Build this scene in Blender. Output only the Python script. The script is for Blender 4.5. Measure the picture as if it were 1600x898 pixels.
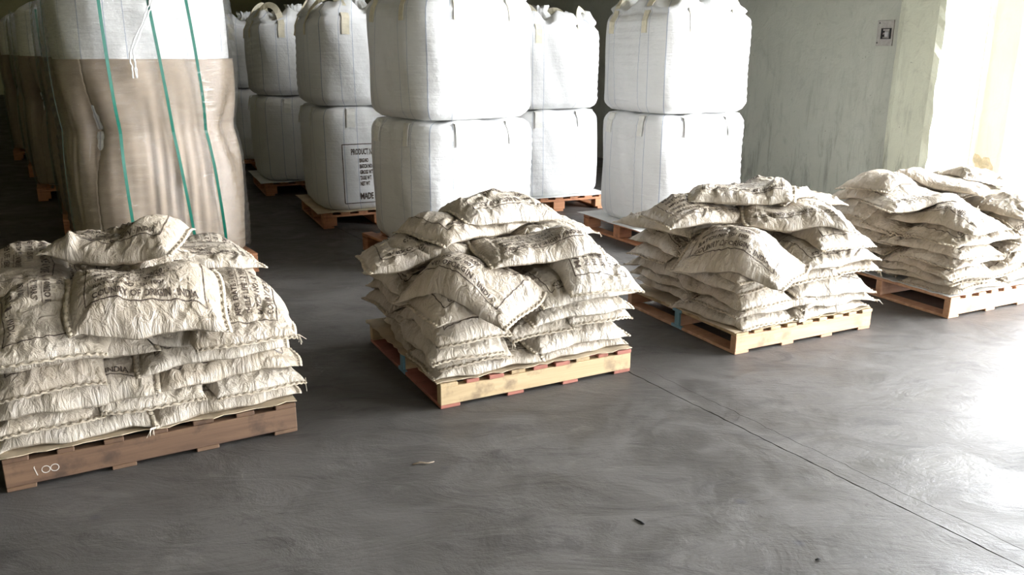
import bpy, math, random
import numpy as np
from mathutils import Vector, Matrix
from mathutils.bvhtree import BVHTree

for o in list(bpy.data.objects): bpy.data.objects.remove(o)
S = bpy.context.scene
COL = S.collection
PI = math.pi
# ------------------------------------------------------------------ camera
cam_d = bpy.data.cameras.new('camera'); cam = bpy.data.objects.new('camera', cam_d); COL.objects.link(cam)
cam.location = (0, 0, 1.6)
cam.rotation_euler = (PI/2 - math.atan(369/1300.0), 0, 0)
cam_d.sensor_width = 36; cam_d.lens = 36*1300/1600.0; cam_d.clip_end = 300
S.camera = cam
# ------------------------------------------------------------------ exposure
S.view_settings.view_transform = 'Standard'; S.view_settings.look = 'None'
S.view_settings.gamma = 1; S.view_settings.use_curve_mapping = False
S.view_settings.exposure = 0.3
# ------------------------------------------------------------------ room frame (u, v) -> world
YAW = math.radians(26.5)
U = Vector((math.cos(YAW), math.sin(YAW), 0)); V = Vector((-U.y, U.x, 0))
def uv(u, v, z=0.0): return U*u + V*v + Vector((0, 0, z))
# ------------------------------------------------------------------ sky
w = bpy.data.worlds.new('world'); S.world = w; w.use_nodes = True
bg = w.node_tree.nodes['Background']
bg.inputs[0].default_value = (0.93, 0.96, 1.0, 1); bg.inputs[1].default_value = 35.0
def portal(name, loc, direction, sx, sy):
    l = bpy.data.lights.new(name, 'AREA'); l.shape = 'RECTANGLE'; l.size = sx; l.size_y = sy
    l.cycles.is_portal = True
    o = bpy.data.objects.new(name, l); COL.objects.link(o); o.location = loc
    o.rotation_euler = Vector(direction).to_track_quat('-Z', 'Z').to_euler()
WALL_U = 7.0; JAMB_V = 5.31; DOOR_V0 = .2; DOOR_H = 4.0
portal('door_daylight', uv(WALL_U+0.75, (JAMB_V+DOOR_V0)/2-.2, DOOR_H/2), -U, JAMB_V-DOOR_V0-.4, DOOR_H)
SD0, SD1, SDH = -2.9, -.6, 3.2      # unseen second doorway, added in the same wall to let in more light
portal('added_near_door_portal', uv(WALL_U+0.7, (SD0+SD1)/2, SDH/2), -U, SD1-SD0, SDH)
FD0, FD1 = 3.4, 4.6  # unseen doorway behind the viewer, added to light the room
portal('added_front_door_portal', uv((FD0+FD1)/2, -7.2, 1.9), V, FD1-FD0, 3.8)

# ------------------------------------------------------------------ helpers
def link(me, name, parent=None, mats=()):
    o = bpy.data.objects.new(name, me); COL.objects.link(o)
    for m in mats: me.materials.append(m)
    if parent is not None: o.parent = parent
    return o
def tag(o, label=None, cat=None, group=None, kind=None):
    if label: o['label'] = label
    if cat: o['category'] = cat
    if group: o['group'] = group
    if kind: o['kind'] = kind
    return o
def empty(name, loc, rz, label, cat, group=None):
    o = bpy.data.objects.new(name, None); COL.objects.link(o); o.empty_display_size = .1
    o.location = loc; o.rotation_euler = (0, 0, rz)
    return tag(o, label, cat, group)
class MB:
    def __init__(s): s.v = []; s.f = []; s.m = []; s.uv = None
    def add(s, vs, fs, mi=0):
        b = len(s.v); s.v += [tuple(x) for x in vs]
        for f in fs: s.f.append(tuple(i+b for i in f)); s.m.append(mi)
    def box(s, x0, x1, y0, y1, z0, z1, mi=0, bev=0.0, jit=0.0, rng=None):
        b = min(bev, (x1-x0)*.45, (y1-y0)*.45, (z1-z0)*.45)
        if b <= 0:
            vs = [(x, y, z) for z in (z0, z1) for (x, y) in ((x0, y0), (x1, y0), (x1, y1), (x0, y1))]
            s.add(vs, [(0,3,2,1),(4,5,6,7),(0,1,5,4),(1,2,6,5),(2,3,7,6),(3,0,4,7)], mi); return
        vs = []
        # chamfered box: 3 verts per corner
        idx = {}
        for i, x in enumerate((x0, x1)):
            for j, y in enumerate((y0, y1)):
                for k, z in enumerate((z0, z1)):
                    sx, sy, sz = (1 if i == 0 else -1), (1 if j == 0 else -1), (1 if k == 0 else -1)
                    for a, p in enumerate(((x, y+sy*b, z+sz*b), (x+sx*b, y, z+sz*b), (x+sx*b, y+sy*b, z))):
                        idx[(i, j, k, a)] = len(vs); vs.append(p)
        I = lambda i, j, k, a: idx[(i, j, k, a)]
        fs = []
        for i in (0, 1):
            f = (I(i,0,0,0), I(i,1,0,0), I(i,1,1,0), I(i,0,1,0)); fs.append(f if i else f[::-1])
            f = (I(0,i,0,1), I(1,i,0,1), I(1,i,1,1), I(0,i,1,1)); fs.append(f[::-1] if i else f)
            f = (I(0,0,i,2), I(1,0,i,2), I(1,1,i,2), I(0,1,i,2)); fs.append(f if i else f[::-1])
        for i in (0, 1):
            for j in (0, 1):
                fs.append((I(i,j,0,0), I(i,j,0,1), I(i,j,1,1), I(i,j,1,0)) if (i ^ j) == 0 else (I(i,j,0,0), I(i,j,1,0), I(i,j,1,1), I(i,j,0,1)))
                fs.append((I(i,0,j,0), I(i,1,j,0), I(i,1,j,2), I(i,0,j,2)) if (i ^ j) == 1 else (I(i,0,j,0), I(i,0,j,2), I(i,1,j,2), I(i,1,j,0)))
                fs.append((I(0,i,j,1), I(1,i,j,1), I(1,i,j,2), I(0,i,j,2)) if (i ^ j) == 0 else (I(0,i,j,1), I(0,i,j,2), I(1,i,j,2), I(1,i,j,1)))
                for k in (0, 1):
                    f = (I(i,j,k,0), I(i,j,k,1), I(i,j,k,2)); fs.append(f if (i ^ j ^ k) else f[::-1])
        s.add(vs, fs, mi)
    def tube(s, pts, r, n=6, mi=0):
        pts = [Vector(p) for p in pts]; b = len(s.v); vs = []
        for i, p in enumerate(pts):
            t = (pts[min(i+1, len(pts)-1)] - pts[max(i-1, 0)]).normalized()
            a = t.cross(Vector((.13, .21, 1))).normalized()
            if a.length < .1: a = Vector((1, 0, 0))
            c = t.cross(a)
            rr = r[i] if isinstance(r, (list, tuple)) else r
            for k in range(n):
                an = 2*PI*k/n; vs.append(p + a*math.cos(an)*rr + c*math.sin(an)*rr)
        fs = [(i*n+k, i*n+(k+1) % n, (i+1)*n+(k+1) % n, (i+1)*n+k) for i in range(len(pts)-1) for k in range(n)]
        fs += [tuple(range(n))[::-1], tuple((len(pts)-1)*n+k for k in range(n))]
        s.add(vs, fs, mi)
    def ribbon(s, pts, nrm, wid, th=.002, mi=0):
        """flat strip of real thickness: pts centreline, nrm surface normals"""
        pts = [Vector(p) for p in pts]; vs = []
        for i, p in enumerate(pts):
            t = (pts[min(i+1, len(pts)-1)] - pts[max(i-1, 0)]).normalized(); n = Vector(nrm[i]).normalized()
            a = t.cross(n).normalized()*wid/2
            vs += [p-a, p+a, p+a+n*th, p-a+n*th]
        fs = []
        for i in range(len(pts)-1):
            for k in range(4): fs.append((i*4+k, i*4+(k+1) % 4, (i+1)*4+(k+1) % 4, (i+1)*4+k))
        e = (len(pts)-1)*4; fs += [(0,3,2,1), (e,e+1,e+2,e+3)]
        s.add(vs, fs, mi)
    def build(s, name, mats, parent=None, smooth=False, uvs=None):
        me = bpy.data.meshes.new(name); me.from_pydata(s.v, [], s.f)
        if not isinstance(mats, (list, tuple)): mats = [mats]
        o = link(me, name, parent, mats)
        me.polygons.foreach_set('material_index', s.m)
        if smooth: me.polygons.foreach_set('use_smooth', [True]*len(s.f))
        if uvs is not None: set_uv(me, uvs)
        me.update(); return o
def set_uv(me, uvs):
    l = me.uv_layers.new(name='UVMap')
    vi = np.empty(len(me.loops), dtype=np.int32); me.loops.foreach_get('vertex_index', vi)
    l.data.foreach_set('uv', np.asarray(uvs, dtype=np.float32)[vi].ravel())

# ------------------------------------------------------------------ materials
class NT:
    def __init__(s, name, rough=.6):
        s.m = bpy.data.materials.new(name); s.m.use_nodes = True; s.t = s.m.node_tree
        s.b = s.t.nodes['Principled BSDF']; s.b.inputs['Roughness'].default_value = rough
    def n(s, typ, **kw):
        x = s.t.nodes.new(typ)
        for k, v in kw.items():
            if k.startswith('i_'): x.inputs[k[2:].replace('_', ' ')].default_value = v
            else: setattr(x, k, v)
        return x
    def l(s, a, b): s.t.links.new(a, b)
    def coord(s, kind='Object', scale=(1, 1, 1), rot=(0, 0, 0), off=(0, 0, 0)):
        c = s.n('ShaderNodeTexCoord'); m = s.n('ShaderNodeMapping'); s.l(c.outputs[kind], m.inputs[0])
        m.inputs['Scale'].default_value = scale; m.inputs['Rotation'].default_value = rot; m.inputs['Location'].default_value = off
        return m.outputs[0]
    def noise(s, vec, scale, detail=4, rough=.55, dist=0.0):
        x = s.n('ShaderNodeTexNoise', i_Scale=scale, i_Detail=detail, i_Roughness=rough, i_Distortion=dist); s.l(vec, x.inputs['Vector']); return x.outputs[0]
    def ramp(s, fac, stops):
        r = s.n('ShaderNodeValToRGB'); s.l(fac, r.inputs[0]); e = r.color_ramp.elements
        while len(e) < len(stops): e.new(.5)
        for i, (p, c) in enumerate(stops):
            e[i].position = p; e[i].color = (c, c, c, 1) if isinstance(c, (int, float)) else (*c, 1)
        return r.outputs[0]
    def mix(s, fac, a, b, mode='MIX'):
        m = s.n('ShaderNodeMix', data_type='RGBA', blend_type=mode)
        for sock, v in ((0, fac), (6, a), (7, b)):
            if isinstance(v, (int, float)): m.inputs[sock].default_value = v
            elif isinstance(v, tuple): m.inputs[sock].default_value = (*v, 1)
            else: s.l(v, m.inputs[sock])
        return m.outputs[2]
    def math(s, op, a, b=0.0, c=0.0):
        m = s.n('ShaderNodeMath', operation=op)
        for i, v in enumerate((a, b, c)):
            if isinstance(v, (int, float)): m.inputs[i].default_value = v
            else: s.l(v, m.inputs[i])
        return m.outputs[0]
    def sep(s, vec):
        x = s.n('ShaderNodeSeparateXYZ'); s.l(vec, x.inputs[0]); return x.outputs
    def color(s, c):
        if isinstance(c, tuple): s.b.inputs['Base Color'].default_value = (*c, 1)
        else: s.l(c, s.b.inputs['Base Color'])
    def rough(s, r): s.l(r, s.b.inputs['Roughness'])
    def bump(s, h, strength=.3, dist=.01, prev=None):
        b = s.n('ShaderNodeBump', i_Strength=strength, i_Distance=dist); s.l(h, b.inputs['Height'])
        if prev is not None: s.l(prev, b.inputs['Normal'])
        s.l(b.outputs[0], s.b.inputs['Normal']); return b.outputs[0]
def objrand(s):
    return s.n('ShaderNodeObjectInfo').outputs['Random']

def mat_sack():
    s = NT('woven_sack', .38)
    c = s.coord('UV'); r = objrand(s)
    cc = s.n('ShaderNodeVectorMath', operation='ADD'); s.l(c, cc.inputs[0])
    cb = s.n('ShaderNodeCombineXYZ'); s.l(s.math('MULTIPLY', r, 37.0), cb.inputs[0]); s.l(s.math('MULTIPLY', r, 91.0), cb.inputs[1]); s.l(cb.outputs[0], cc.inputs[1])
    p = cc.outputs[0]
    dirt = s.ramp(s.noise(p, 7, 6, .65), [(.36, 0), (.72, 1)])
    dirt2 = s.ramp(s.noise(p, 30, 4, .7), [(.5, 0), (.8, 1)])
    base = s.mix(r, (.48, .41, .33), (.60, .535, .45))
    col = s.mix(s.math('MULTIPLY', dirt, .62), base, (.33, .265, .17))
    col = s.mix(s.math('MULTIPLY', dirt2, .45), col, (.27, .215, .14))
    s.color(col)
    mp = s.n('ShaderNodeMapping'); s.l(p, mp.inputs[0]); mp.inputs['Scale'].default_value = (30, 9, 1)
    n1 = s.noise(mp.outputs[0], 1.0, 4, .6, 1.6)
    mp2 = s.n('ShaderNodeMapping'); s.l(p, mp2.inputs[0]); mp2.inputs['Scale'].default_value = (300, 300, 300)
    wv = s.n('ShaderNodeTexChecker', i_Scale=1.0); s.l(mp2.outputs[0], wv.inputs[0])
    n2 = s.noise(p, 22, 5, .6, 1.2)
    b = s.bump(n1, .5, .010); b = s.bump(n2, .9, .022, b); b = s.bump(wv.outputs[1], .12, .0006, b)
    s.rough(s.ramp(dirt, [(0, .33), (1, .55)]))
    s.b.inputs['Specular IOR Level'].default_value = .6
    return s.m
def mat_plain(name, c, rough=.6, var=.15, scale=12, bump=.2, metal=0):
    s = NT(name, rough); v = s.coord('Object'); n = s.noise(v, scale, 5, .6)
    d = tuple(x*(1-var) for x in c); u = tuple(min(1, x*(1+var)) for x in c)
    s.color(s.mix(s.ramp(n, [(.3, 0), (.7, 1)]), d, u)); s.b.inputs['Metallic'].default_value = metal
    if bump: s.bump(s.noise(v, scale*6, 3), bump, .004)
    return s.m
def mat_ink():
    s = NT('printed_ink', .5); v = s.coord('Object'); n = s.ramp(s.noise(v, 90, 4, .7), [(.45, 0), (.7, 1)])
    s.color(s.mix(n, (.045, .03, .025), (.22, .17, .12))); return s.m
def mat_wood(name, c1, c2, c3, scl=1.0, along='x'):
    s = NT(name, .62)
    sc = (1.2, 26, 26) if along == 'x' else (26, 1.2, 26)
    v = s.coord('Object', sc); r = objrand(s)
    a = s.n('ShaderNodeVectorMath', operation='ADD'); s.l(v, a.inputs[0]); cb = s.n('ShaderNodeCombineXYZ')
    for i in range(3): s.l(s.math('MULTIPLY', r, 50.0+i*13), cb.inputs[i])
    s.l(cb.outputs[0], a.inputs[1])
    g = s.noise(a.outputs[0], scl, 6, .65, .8)
    col = s.mix(s.ramp(g, [(.3, 0), (.7, 1)]), c1, c2)
    big = s.coord('Object', (1, 1, 1)); st = s.ramp(s.noise(big, 9, 5, .6), [(.52, 0), (.68, 1)])
    col = s.mix(s.math('MULTIPLY', st, .75), col, c3)
    s.color(col); s.bump(g, .35, .003); return s.m
def mat_floor():
    s = NT('concrete_floor', .4)
    v = s.coord('Object', rot=(0, 0, -.35)); big = s.noise(v, .55, 5, .6, .4); mid = s.noise(v, 2.6, 6, .65, 1.2)
    sm = s.coord('Object', (1.0, 2.4, 1), rot=(0, 0, -.3)); smear = s.noise(sm, 2.6, 8, .74, .9)
    sc_ = s.coord('Object', (2.2, 13, 1), rot=(0, 0, -.45)); scr = s.ramp(s.noise(sc_, 1.7, 4, .6, 1.2), [(.64, 0), (.69, 1)])
    fine = s.noise(v, 60, 4, .7)
    col = s.mix(s.ramp(big, [(.32, 0), (.68, 1)]), (.064, .059, .053), (.108, .101, .094))
    col = s.mix(s.math('MULTIPLY', s.ramp(mid, [(.42, 0), (.62, 1)]), .5), col, (.135, .126, .117))
    col = s.mix(s.math('MULTIPLY', s.ramp(smear, [(.53, 0), (.62, 1)]), .5), col, (.045, .041, .039))
    col = s.mix(s.math('MULTIPLY', s.ramp(smear, [(.33, 1), (.44, 0)]), .45), col, (.16, .15, .138))
    vo = s.n('ShaderNodeTexVoronoi', i_Scale=3.1, feature='F1'); s.l(s.coord('Object', rot=(0, 0, .8)), vo.inputs[0])
    vn = s.math('ADD', vo.outputs[0], s.math('MULTIPLY', s.noise(v, 14, 3), .10))
    spot = s.ramp(vn, [(.07, 1), (.125, 0)])
    col = s.mix(s.math('MULTIPLY', spot, .55), col, (.052, .052, .065))
    col = s.mix(s.math('MULTIPLY', scr, .4), col, (.05, .046, .044))
    spk = s.ramp(s.noise(v, 160, 2, .5), [(.72, 0), (.76, 1)])
    col = s.mix(s.math('MULTIPLY', spk, .6), col, (.30, .27, .24))
    s.color(col)
    r = s.math('ADD', s.math('MULTIPLY', mid, .30), s.math('MULTIPLY', smear, .22)); s.rough(s.math('ADD', s.math('MULTIPLY', s.ramp(mid, [(.40, 0), (.60, 1)]), .14), s.math('ADD', r, .17)))
    b = s.bump(fine, .25, .004); b = s.bump(mid, .35, .014, b); b = s.bump(smear, .5, .012, b)
    s.b.inputs['Specular IOR Level'].default_value = .22
    return s.m
def mat_wall(name, c, dirt, amount=.7, pat=1.0, rough=.85):
    s = NT(name, rough); v = s.coord('Object'); n = s.noise(v, 1.3, 7, .65, .5); m = s.noise(v, 5, 7, .7, .8)
    vs = s.coord('Object', (6, 6, 1.0)); st = s.noise(vs, 1.6, 7, .75, .4)
    col = s.mix(s.ramp(n, [(.3, 0), (.7, 1)]), tuple(x*.86 for x in c), c)
    col = s.mix(s.math('MULTIPLY', s.ramp(m, [(.55, 0), (.72, 1)]), .45*amount), col, dirt)
    z = s.sep(s.coord('Object'))[2]
    low = s.ramp(z, [(.1, 1), (.75, .12)]) if False else s.math('SUBTRACT', 1.0, s.math('MINIMUM', s.math('MULTIPLY', z, .5), .93))
    col = s.mix(s.math('MULTIPLY', s.math('MULTIPLY', s.ramp(st, [(.5, 0), (.7, 1)]), low), amount), col, tuple(x*.45 for x in dirt))
    chips = s.ramp(s.noise(v, 21, 3, .6, .5), [(.70, 0), (.73, 1)])
    col = s.mix(s.math('MULTIPLY', chips, .5*pat), col, tuple(x*.5 for x in dirt))
    s.color(col); b = s.bump(m, .5, .02); s.bump(s.noise(v, 45, 4), .3, .006, b); return s.m
def mat_bulk(name, c):
    """white woven polypropylene; UV: x = 0..4 round the bag, one unit per face, y = metres of height"""
    s = NT(name, .5); u, v, _ = s.sep(s.coord('UV'))
    fr = s.math('FRACT', u)
    tot = None
    for k, q in enumerate((.17, .29, .71, .83)):
        e = s.math('LESS_THAN', s.math('ABSOLUTE', s.math('SUBTRACT', fr, q)), .0024)
        tot = e if tot is None else s.math('MAXIMUM', tot, e)
    e = s.math('LESS_THAN', s.math('ABSOLUTE', s.math('SUBTRACT', fr, .5)), .4965); e = s.math('SUBTRACT', 1.0, e)
    tot = s.math('MAXIMUM', tot, e)
    p = s.coord('Object'); d = s.ramp(s.noise(p, 3, 6, .65), [(.45, 0), (.8, 1)])
    col = s.mix(s.math('MULTIPLY', d, .35), c, tuple(x*.72 for x in c))
    col = s.mix(s.math('MULTIPLY', tot, .6), col, (.12, .20, .36))
    s.color(col)
    hs = s.coord('Object', (1.2, 1.2, 22)); n1 = s.noise(hs, 1.6, 4, .6, .6)
    b = s.bump(n1, .35, .014); b = s.bump(s.noise(p, 5, 4, .6), .5, .03, b)
    vs = s.coord('Object', (90, 90, 90)); b = s.bump(s.noise(vs, 3, 2), .12, .001, b)
    s.b.inputs['Subsurface Weight'].default_value = 0.0
    return s.m
def mat_film():
    m = bpy.data.materials.new('stretch_film'); m.use_nodes = True; t = m.node_tree; t.nodes.clear()
    out = t.nodes.new('ShaderNodeOutputMaterial'); tr = t.nodes.new('ShaderNodeBsdfTransparent'); gl = t.nodes.new('ShaderNodeBsdfGlossy')
    df = t.nodes.new('ShaderNodeBsdfDiffuse'); df.inputs[0].default_value = (.8, .8, .78, 1)
    gl.inputs['Roughness'].default_value = .07; tr.inputs[0].default_value = (.99, .985, .98, 1)
    tc = t.nodes.new('ShaderNodeTexCoord'); mp = t.nodes.new('ShaderNodeMapping'); mp.inputs['Scale'].default_value = (5, 5, 60); mp.inputs['Rotation'].default_value = (.12, .1, 0)
    n = t.nodes.new('ShaderNodeTexNoise'); n.inputs['Scale'].default_value = 2.2; n.inputs['Detail'].default_value = 6; n.inputs['Distortion'].default_value = 1.6
    bp = t.nodes.new('ShaderNodeBump'); bp.inputs['Strength'].default_value = .5; bp.inputs['Distance'].default_value = .010
    lw = t.nodes.new('ShaderNodeLayerWeight'); lw.inputs[0].default_value = .5; pw = t.nodes.new('ShaderNodeMath'); pw.operation = 'POWER'; pw.inputs[1].default_value = 4.0
    m1 = t.nodes.new('ShaderNodeMixShader'); m2 = t.nodes.new('ShaderNodeMixShader')
    rp = t.nodes.new('ShaderNodeValToRGB'); rp.color_ramp.elements[0].position = .5; rp.color_ramp.elements[1].position = .75
    rp.color_ramp.elements[0].color = (.0, .0, .0, 1); rp.color_ramp.elements[1].color = (.25, .25, .25, 1)
    L = t.links.new
    L(tc.outputs['Object'], mp.inputs[0]); L(mp.outputs[0], n.inputs['Vector']); L(n.outputs[0], bp.inputs['Height'])
    L(bp.outputs[0], gl.inputs['Normal']); L(bp.outputs[0], lw.inputs['Normal']); L(n.outputs[0], rp.inputs[0])
    L(rp.outputs[0], m1.inputs[0]); L(tr.outputs[0], m1.inputs[1]); L(df.outputs[0], m1.inputs[2])
    ad = t.nodes.new('ShaderNodeMath'); ad.operation = 'MULTIPLY_ADD'; ad.inputs[1].default_value = .8; ad.inputs[2].default_value = .085
    L(lw.outputs[1], pw.inputs[0]); L(pw.outputs[0], ad.inputs[0]); L(ad.outputs[0], m2.inputs[0]); L(m1.outputs[0], m2.inputs[1]); L(gl.outputs[0], m2.inputs[2]); L(m2.outputs[0], out.inputs[0])
    return m

M = dict(
    sack=mat_sack(), ink=mat_ink(),
    hem=mat_plain('sack_hem', (.55, .47, .36), .6, .3, 60, .6),
    thread=mat_plain('sewing_thread', (.62, .55, .44), .7, .2, 30, 0),
    bulk=mat_bulk('bulk_bag_weave', (.78, .78, .77)),
    web=mat_plain('cream_webbing', (.74, .68, .52), .7, .12, 25, .3),
    floor=mat_floor(),
    wall=mat_wall('green_grey_plaster', (.47, .48, .41), (.25, .25, .21), .8),
    pier=mat_wall('pale_green_plaster', (.62, .63, .50), (.26, .25, .20), .9),
    cream=mat_wall('cream_plaster', (.78, .76, .64), (.45, .38, .26), .35, .3),
    olive=mat_wall('olive_plaster', (.52, .49, .24), (.3, .28, .14), .4),
    ceil=mat_plain('grey_ceiling', (.42, .37, .28), .9, .1, 2, .1),
    mortar=mat_plain('crumbled_mortar', (.50, .40, .28), .9, .3, 20, .8),
    woodP=mat_wood('pale_pine', (.42, .30, .16), (.57, .43, .25), (.20, .14, .085)),
    woodY=mat_wood('pale_pine_across', (.42, .30, .16), (.57, .43, .25), (.20, .14, .085), along='y'),
    woodO=mat_wood('orange_pine', (.50, .28, .16), (.66, .41, .26), (.38, .20, .12)),
    woodD=mat_wood('dark_brown_wood', (.10, .055, .032), (.19, .11, .062), (.05, .03, .02)),
    woodR=mat_wood('red_painted_wood', (.30, .10, .07), (.42, .17, .12), (.20, .08, .05)),
    woodB=mat_wood('reddish_pallet_wood', (.40, .17, .08), (.58, .28, .14), (.25, .1, .05)),
    blue=mat_plain('blue_paint', (.20, .38, .48), .6, .2, 14, .3),
    sheet=mat_plain('slip_sheet_board', (.52, .42, .29), .8, .2, 8, .3),
    sheetw=mat_plain('white_slip_sheet', (.72, .72, .70), .6, .1, 8, .2),
    card=None, bulkplain=mat_plain('white_webbing', (.76, .75, .70), .7, .08, 25, .3), strap=mat_plain('green_strapping', (.0, .13, .085), .35, .15, 30, .1),
    film=mat_film(), tape=mat_plain('loose_film_strand', (.85, .85, .83), .15, .1, 30, .5),
    metal=mat_plain('grey_metal', (.42, .42, .42), .5, .2, 20, .2, .3),
    dark=mat_plain('dark_gap', (.03, .03, .03), .9, .2, 20, 0),
    outb=mat_plain('pale_concrete', (.62, .60, .56), .9, .1, 3, .2),  # even pale colour of the concrete outside
    bluedoor=mat_plain('blue_painted_steel', (.10, .42, .60), .4, .1, 6, .1),
    twig=mat_plain('dry_twig', (.22, .17, .12), .8, .2, 40, .3),
)
def mat_card(c1=(.33, .255, .185), c2=(.42, .335, .25)):
    s = NT('brown_cardboard', .75); v = s.coord('Object'); n = s.noise(v, 2.5, 5, .6)
    c = s.mix(s.ramp(n, [(.3, 0), (.7, 1)]), c1, c2); s.color(c)
    s.bump(s.noise(v, 30, 3), .15, .003); return s.m
M['card'] = mat_card(); M['card2'] = mat_card((.15, .095, .062), (.21, .14, .095))

# ------------------------------------------------------------------ the setting
def slab(name, u0, u1, v0, v1, z0, z1, mat, kind='structure'):
    b = MB(); b.box(u0, u1, v0, v1, z0, z1); o = b.build(name, mat); o.rotation_euler = (0, 0, YAW)
    o['kind'] = kind; return o
CEIL = 6.5; UL, VB, VF = -12.0, 37.8, -7.0
# floor, cut by the expansion joint (a real groove): joint runs (1.65,2.33) -> (.65,3.96)
def jl(P): d = Vector(P); return d.dot(U), d.dot(V)
def build_floor():
    A = Vector((1.65, 2.33, 0)); B = Vector((.65, 3.96, 0)); d = (B-A).normalized(); n = Vector((-d.y, d.x, 0))
    b = MB(); R = random.Random(5)
    rows = [-14, -8, -5, -4] + [x*.04 for x in range(-100, 130)] + [6, 9, 14, 25, 45]
    off = [(-40, 0), (-.1012, 0), (-.1, -.0015), (-.0988, 0), (-.0032, 0), (-.0020, -.009), (.0020, -.009), (.0032, 0), (40, 0)]
    vs = []
    for t in rows:
        j = R.uniform(-.0035, .0035); wj = R.uniform(.5, 1.4)
        for k, (o_, z) in enumerate(off):
            oo = o_ if abs(o_) > 1 else (o_+j*2 if o_ < -.05 else o_*wj+j)
            vs.append(A + d*t + n*oo + Vector((0, 0, z)))
    m = len(off)
    fs = [(i*m+k, (i+1)*m+k, (i+1)*m+k+1, i*m+k+1) for i in range(len(rows)-1) for k in range(m-1)]
    b.add(vs, fs); o = b.build('floor', M['floor']); o['kind'] = 'structure'
    # normals upward
    if o.data.polygons[0].normal.z < 0: o.data.flip_normals()
build_floor()
slab('ground', WALL_U+.02, 40, -30, 45, -.3, -.002, M['outb']).name = 'ground'
slab('ceiling', UL-.3, WALL_U+.7, VF-.3, VB+.3, CEIL, CEIL+.2, M['ceil'])
slab('wall_back', UL-.3, WALL_U+.7, VB, VB+.3, 0, CEIL, M['olive'])
slab('wall_left', UL-.3, UL, VF-.3, VB, 0, CEIL, M['olive'])
# front wall, cut by the added light doorway behind the viewer
b = MB(); b.box(UL, FD0, VF-.3, VF, 0, CEIL); b.box(FD1, WALL_U, VF-.3, VF, 0, CEIL); b.box(FD0, FD1, VF-.3, VF, 3.8, CEIL)
o = b.build('wall_front', M['wall']); o.rotation_euler = (0, 0, YAW); o['kind'] = 'structure'
# right wall: plaster surface with gentle unevenness
def rough_panel(name, v0, v1, z0, z1, u_face, thick, mat, edge0=0.0, seed=1, dv=.06, dz=.08, amp=.004, edge1=0.0):
    R = np.random.RandomState(seed)
    nv = max(2, int((v1-v0)/dv)); nz = max(2, int((z1-z0)/dz))
    P = MB(); vs = []
    ph = R.rand(6)*6
    def e(z, sd): return sum(math.sin(z*k+sd*k)*a for k, a in ((3.1, .4), (7.7, .3), (17, .25), (41, .2), (83, .12)))
    for i in range(nv+1):
        for j in range(nz+1):
            z = z0+(z1-z0)*j/nz; v = v0+(v1-v0)*i/nv
            if i == 0: v += edge0*e(z, seed)
            if i == nv: v += edge1*e(z, seed+2)
            u = u_face + amp*(math.sin(v*3+ph[0])*math.cos(z*2.3+ph[1])+.5*math.sin(v*9+ph[2]+z*5)) + (R.rand()-.5)*amp*.6
            if i in (0, nv) and (edge0 or edge1): u += .012+.02*abs(e(z, seed+5))*(1 if i == 0 else .3)
            vs.append((u, v, z))
    n = nz+1; k0 = len(vs)
    for i in range(nv+1):
        for j in (0, nz): pass
    fs = [(i*n+j, i*n+j+1, (i+1)*n+j+1, (i+1)*n+j) for i in range(nv) for j in range(nz)]
    # back face
    back = [(u_face+thick, v0+(v1-v0)*i/nv, z0+(z1-z0)*j/nz) for i in (0, nv) for j in range(nz+1)]
    vs += back
    for j in range(nz):
        fs.append((j, k0+j, k0+j+1, j+1)); fs.append((nv*n+j, nv*n+j+1, k0+n+j+1, k0+n+j))
    fs.append((k0, k0+n, k0+n+nz, k0+nz))
    P.add(vs, fs); o = P.build(name, mat, smooth=False); o.rotation_euler = (0, 0, YAW); o['kind'] = 'structure'; return o
PIER_V = 5.80
rough_panel('wall_right', PIER_V+.02, VB, 0, CEIL, WALL_U+.06, .6, M['wall'], seed=3, dv=.25, dz=.2, amp=.006)
rough_panel('trim_1', JAMB_V, PIER_V, 0, CEIL, WALL_U, .64, M['pier'], edge0=.018, seed=7, amp=.005, edge1=.006)
rough_panel('trim_2', 4.95, JAMB_V+.0, 0, CEIL, WALL_U+.645, .35, M['cream'], edge0=.012, seed=9, dv=.05, amp=.004)
b = MB(); b.box(WALL_U, WALL_U+.64, VF, SD0, 0, CEIL); b.box(WALL_U, WALL_U+.64, SD1, DOOR_V0, 0, CEIL); b.box(WALL_U, WALL_U+.64, SD0, SD1, SDH, CEIL)
o = b.build('wall_near', M['pier']); o.rotation_euler = (0, 0, YAW); o['kind'] = 'structure'
slab('trim_3', WALL_U, WALL_U+.64, DOOR_V0, JAMB_V, DOOR_H, CEIL, M['pier'])
# outside pier and blue gate beyond the doorway
slab('wall_outside', WALL_U+1.02, WALL_U+1.6, 4.99, 5.4, 0, 4.6, M['cream'])

def gate():
    t = empty('steel_gate', uv(WALL_U+1.9, 4.95), YAW, 'light blue steel gate leaf standing outside past the cream door jamb', 'gate')
    b = MB(); b.box(0, 1.0, 0, .04, .25, 1.02, bev=.004)
    for i in range(6): b.box(.06+i*.16, .1+i*.16, -.012, .0, .3, .98)
    b.build('gate_panel', M['bluedoor'], t)
    b = MB(); b.box(-.03, 0, -.02, .06, 0, 2.1, bev=.004); b.build('hinge_post', mat_plain('rusty_pink_steel', (.6, .38, .34), .7), t)
gate()

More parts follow.
